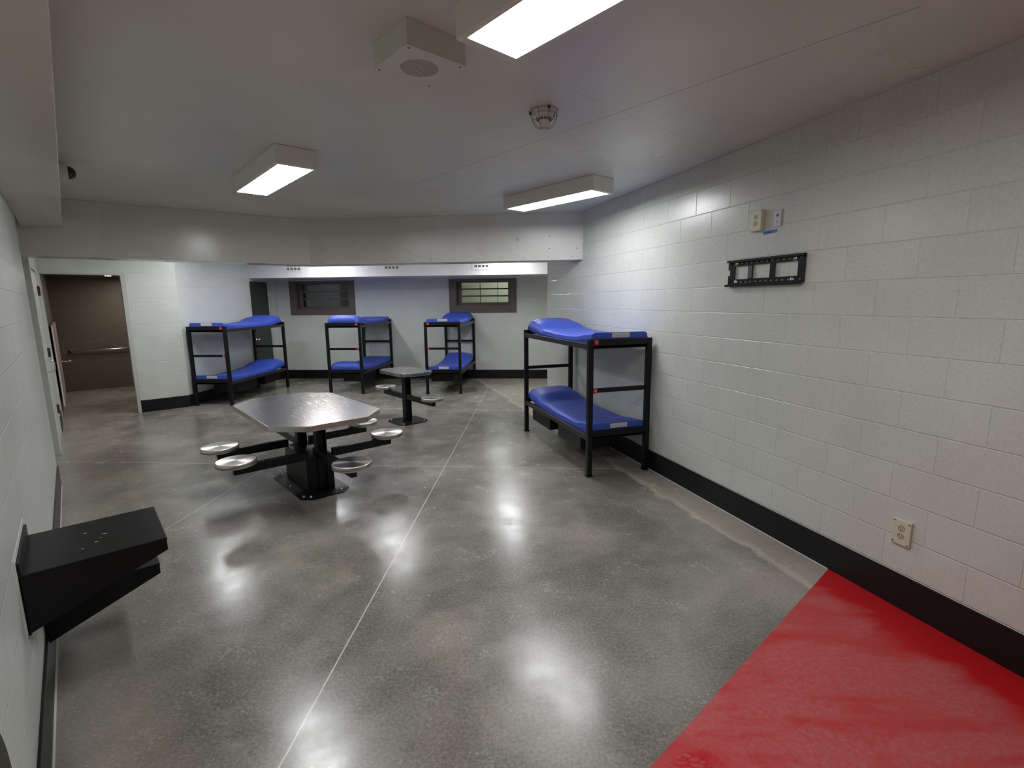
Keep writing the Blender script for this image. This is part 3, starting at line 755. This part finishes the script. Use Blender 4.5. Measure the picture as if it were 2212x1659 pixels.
for z in (1.95, 1.22, .3): box('hinge', (-.40, -.375, -.014, .012, z - .055, z + .055), M_dooredge, d3)
# door on the left wall beyond the recess
d2 = bpy.data.objects.new('door_2', None); C.objects.link(d2); d2.matrix_world = frame(onL(8.0), AL); d2['kind'] = 'structure'
box('door_leaf', (.02, 1.13, .004, .05, .01, 2.16), M_dooredge, d2, None, .002)
box('door_gap', (0, 1.15, .05, .06, 0, 2.18), M_gap, d2)
for z in (1.93, 1.13, .37): box('hinge', (.90, .96, -.022, .004, z - .06, z + .06), M_hinge, d2)
b = bmesh.new(); add_tube(b, [(.12, .004, .95), (.12, -.05, .955), (.12, -.062, .985), (.12, -.062, 1.06), (.12, -.05, 1.09), (.12, .004, 1.095)], .008, 8); obj('pull_handle', b, M_chrome, d2)
# doorway lining
bm = bmesh.new(); add_box(bm, .93, .985, -.006, .20, 0, 2.23); add_box(bm, 0.0, .93, -.004, .2, 2.198, 2.215)
struct('trim_10', bm, M_dooredge, frame(A0, AA))

# washroom fittings
gb = thing('grab_bar', 'stainless grab bar on the brown washroom wall', 'grab bar', frame(onL(13.45), AA))
b = bmesh.new(); add_tube(b, [(.2, 0, .83), (.2, -.05, .83), (.22, -.07, .83), (1.25, -.07, .83), (1.27, -.05, .83), (1.27, 0, .83)], .017, 12); obj('rail', b, M_steel, gb)
for x in (.2, 1.27):
    b = bmesh.new(); add_lathe(b, [(0, .006), (.038, .006), (.04, 0)], 20, Matrix.Translation((x, 0, .83)) @ Matrix.Rotation(PI / 2, 4, 'X')); obj('flange', b, M_hinge, gb)
pn = thing('privacy_panel', 'narrow pale panel standing along the washroom left wall', 'panel', frame(onL(10.22, 0, .025), AL))
box('panel', (0, 2.1, -.035, -.012, .2, 1.45), M_pinkwhite, pn); box('edge_strip', (-.004, .0, -.030, -.018, .2, 1.45), M_white, pn)
gb2 = thing('push_lever', 'short chrome handle poking out past the pale washroom panel', 'handle', frame(onL(11.6, .78, .02), AL))
b = bmesh.new(); add_tube(b, [(0, 0, 0), (0, -.12, 0), (0, -.19, -.005)], .012, 10); obj('lever', b, M_chrome, gb2)

# ------------------------------------------------------------ right wall fittings
tv = thing('tv_bracket', 'black slotted television wall mount bolted to the right wall', 'tv mount', frame(onR(.853, 1.838, 0), TH))
Wt, Ht = .70, .187
b = bmesh.new(); y0, y1 = -.014, -.010
def rail(z0, z1):
    n = 14; pit = (Wt - .02) / n
    add_box(b, 0, Wt, y0, y1, z0, z0 + .0135); add_box(b, 0, Wt, y0, y1, z1 - .0135, z1)
    x = 0
    for i in range(n + 1):
        xe = .01 + i * pit + .011 if i < n else Wt
        add_box(b, x, xe, y0, y1, z0 + .0135, z1 - .0135); x = xe + .027
rail(.004, .043); rail(Ht - .045, Ht - .006)
xs = [(0.02, .07), (.205, .25), (.41, .455), (.645, .70)]
for x0, x1 in xs: add_box(b, x0, x1, y0, y1, .043, Ht - .045)
add_box(b, 0, .02, y0, y1, .043, .072); add_box(b, 0, .02, y0, y1, Ht - .072, Ht - .045)
add_box(b, 0, Wt + .004, -.030, -.010, Ht - .007, Ht); add_box(b, 0, Wt + .004, -.033, -.030, Ht - .016, Ht)
add_box(b, -.008, Wt - .004, -.036, -.010, -.001, .006); add_box(b, -.008, Wt - .004, -.037, -.034, -.012, .006)
add_box(b, .01, .03, -.010, 0, .01, .03); add_box(b, .67, .69, -.010, 0, .01, .03); add_box(b, .01, .03, -.010, 0, .15, .17); add_box(b, .67, .69, -.010, 0, .15, .17)
obj('bracket_plate', b, M_bm, tv)
for x, z in ((.085, Ht - .026), (.618, Ht - .028), (.085, .022), (.605, .02)):
    b = bmesh.new(); add_lathe(b, [(0, .006), (.007, .006), (.007, .003), (.0165, .002), (.017, 0)], 16, Matrix.Translation((x, -.014, z)) @ Matrix.Rotation(PI / 2, 4, 'X'))
    obj('bolt', b, M_zinc, tv)
b = bmesh.new(); add_box(b, .212, .243, -.0146, -.014, .05, Ht - .05)
for k in range(5): add_box(b, .222, .234, -.0150, -.0146, .06 + k * .017, .066 + k * .017, 1)
obj('sticker', b, [mat('bracket_sticker', (.12, .12, .13), .5), M_hole], tv)

def outlet_face(parent, cx, cz, y, s=1.):
    for k, dz in enumerate((.0225, -.0225)):
        b = bmesh.new(); add_tube(b, [(cx + .0155 * s * math.cos(i * PI / 12), y, cz + dz * s + .0155 * s * math.sin(i * PI / 12)) for i in range(24)], .0012, 6, 0, True)
        b2_ = obj('receptacle', b, M_hinge, parent)
        b = bmesh.new()
        for sx, sz, w1, h1 in ((-.006, .003, .0013, .0045), (.0065, .003, .0013, .0035), (0, -.008, .0024, .0024)):
            add_box(b, cx + sx - w1, cx + sx + w1, y - .0008, y + .001, cz + dz * s + sz - h1, cz + dz * s + sz + h1)
        obj('slot', b, M_hole, b2_)
lo = thing('low_outlet', 'ivory outlet with two receptacles low on the right wall', 'outlet', frame(onR(2.280, .371, 0), TH))
box('cover_plate', (0, .096, -.018, 0, 0, .143), M_ivory, lo, None, .003)
outlet_face(lo, .048, .074, -.0185)
for x in (.009, .087):
    for z in (.011, .132):
        b = bmesh.new(); add_lathe(b, [(0, .0015), (.0036, .0015), (.0042, 0)], 10, Matrix.Translation((x, -.018, z)) @ Matrix.Rotation(PI / 2, 4, 'X')); obj('screw', b, M_hinge, lo)
ho = thing('high_outlet', 'ivory boxed outlet high on the right wall above the tv mount', 'outlet', frame(onR(1.072, 2.215, 0), TH))
box('cover_box', (0, .104, -.036, 0, 0, .145), M_ivory, ho, None, .004)
outlet_face(ho, .052, .075, -.0365)
for x in (.009, .095):
    for z in (.009, .136):
        b = bmesh.new(); add_lathe(b, [(0, .001), (.003, .001), (.0034, 0)], 8, Matrix.Translation((x, -.036, z)) @ Matrix.Rotation(PI / 2, 4, 'X')); obj('screw', b, M_hinge, ho)
dj = thing('data_plate', 'white data jack plate beside the high outlet', 'wall plate', frame(onR(1.264, 2.226, 0), TH))
box('backing', (-.002, .068, -.004, 0, -.002, .111), M_chrome, dj, None, .001)
box('cover_plate', (.0, .058, -.008, -.003, 0, .108), M_plate, dj, None, .001)
box('data_jack', (.020, .036, -.0095, -.007, .066, .083), M_jack, dj)
b = bmesh.new(); add_lathe(b, [(0, .006), (.004, .006), (.004, .002), (.008, .001), (.008, 0)], 6, Matrix.Translation((.028, -.008, .032)) @ Matrix.Rotation(PI / 2, 4, 'X')); obj('coax_connector', b, M_zinc, dj)
for z in (.010, .098):
    b = bmesh.new(); add_lathe(b, [(0, .001), (.0025, .001), (.003, 0)], 8, Matrix.Translation((.028, -.008, z)) @ Matrix.Rotation(PI / 2, 4, 'X')); obj('screw', b, M_hinge, dj)
b = bmesh.new(); v = [b.verts.new(p) for p in ((.002, -.001, 0), (.122, -.001, .004), (.128, -.001, .026), (-.001, -.001, .022))]
v2 = [b.verts.new(q.co + Vector((0, .0006, 0))) for q in v]; b.faces.new(v); b.faces.new(v2[::-1])
for i in range(4): b.faces.new((v[i], v2[i], v2[(i + 1) % 4], v[(i + 1) % 4]))
tp = tag(obj('painter_tape', b, M_tape, None, frame(onR(1.168, 2.184, 0), TH)), 'strip of blue painter tape stuck below the outlet and data plate', 'tape')
b = bmesh.new()
for x, z, wd, hh in ((.048, .008, .002, .010), (.054, .008, .002, .010), (.060, .012, .005, .002), (.062, .006, .002, .008), (.068, .010, .002, .006)): add_box(b, x, x + wd, -.0016, -.001, z, z + hh)
obj('pencil_writing', b, M_pen, tp)
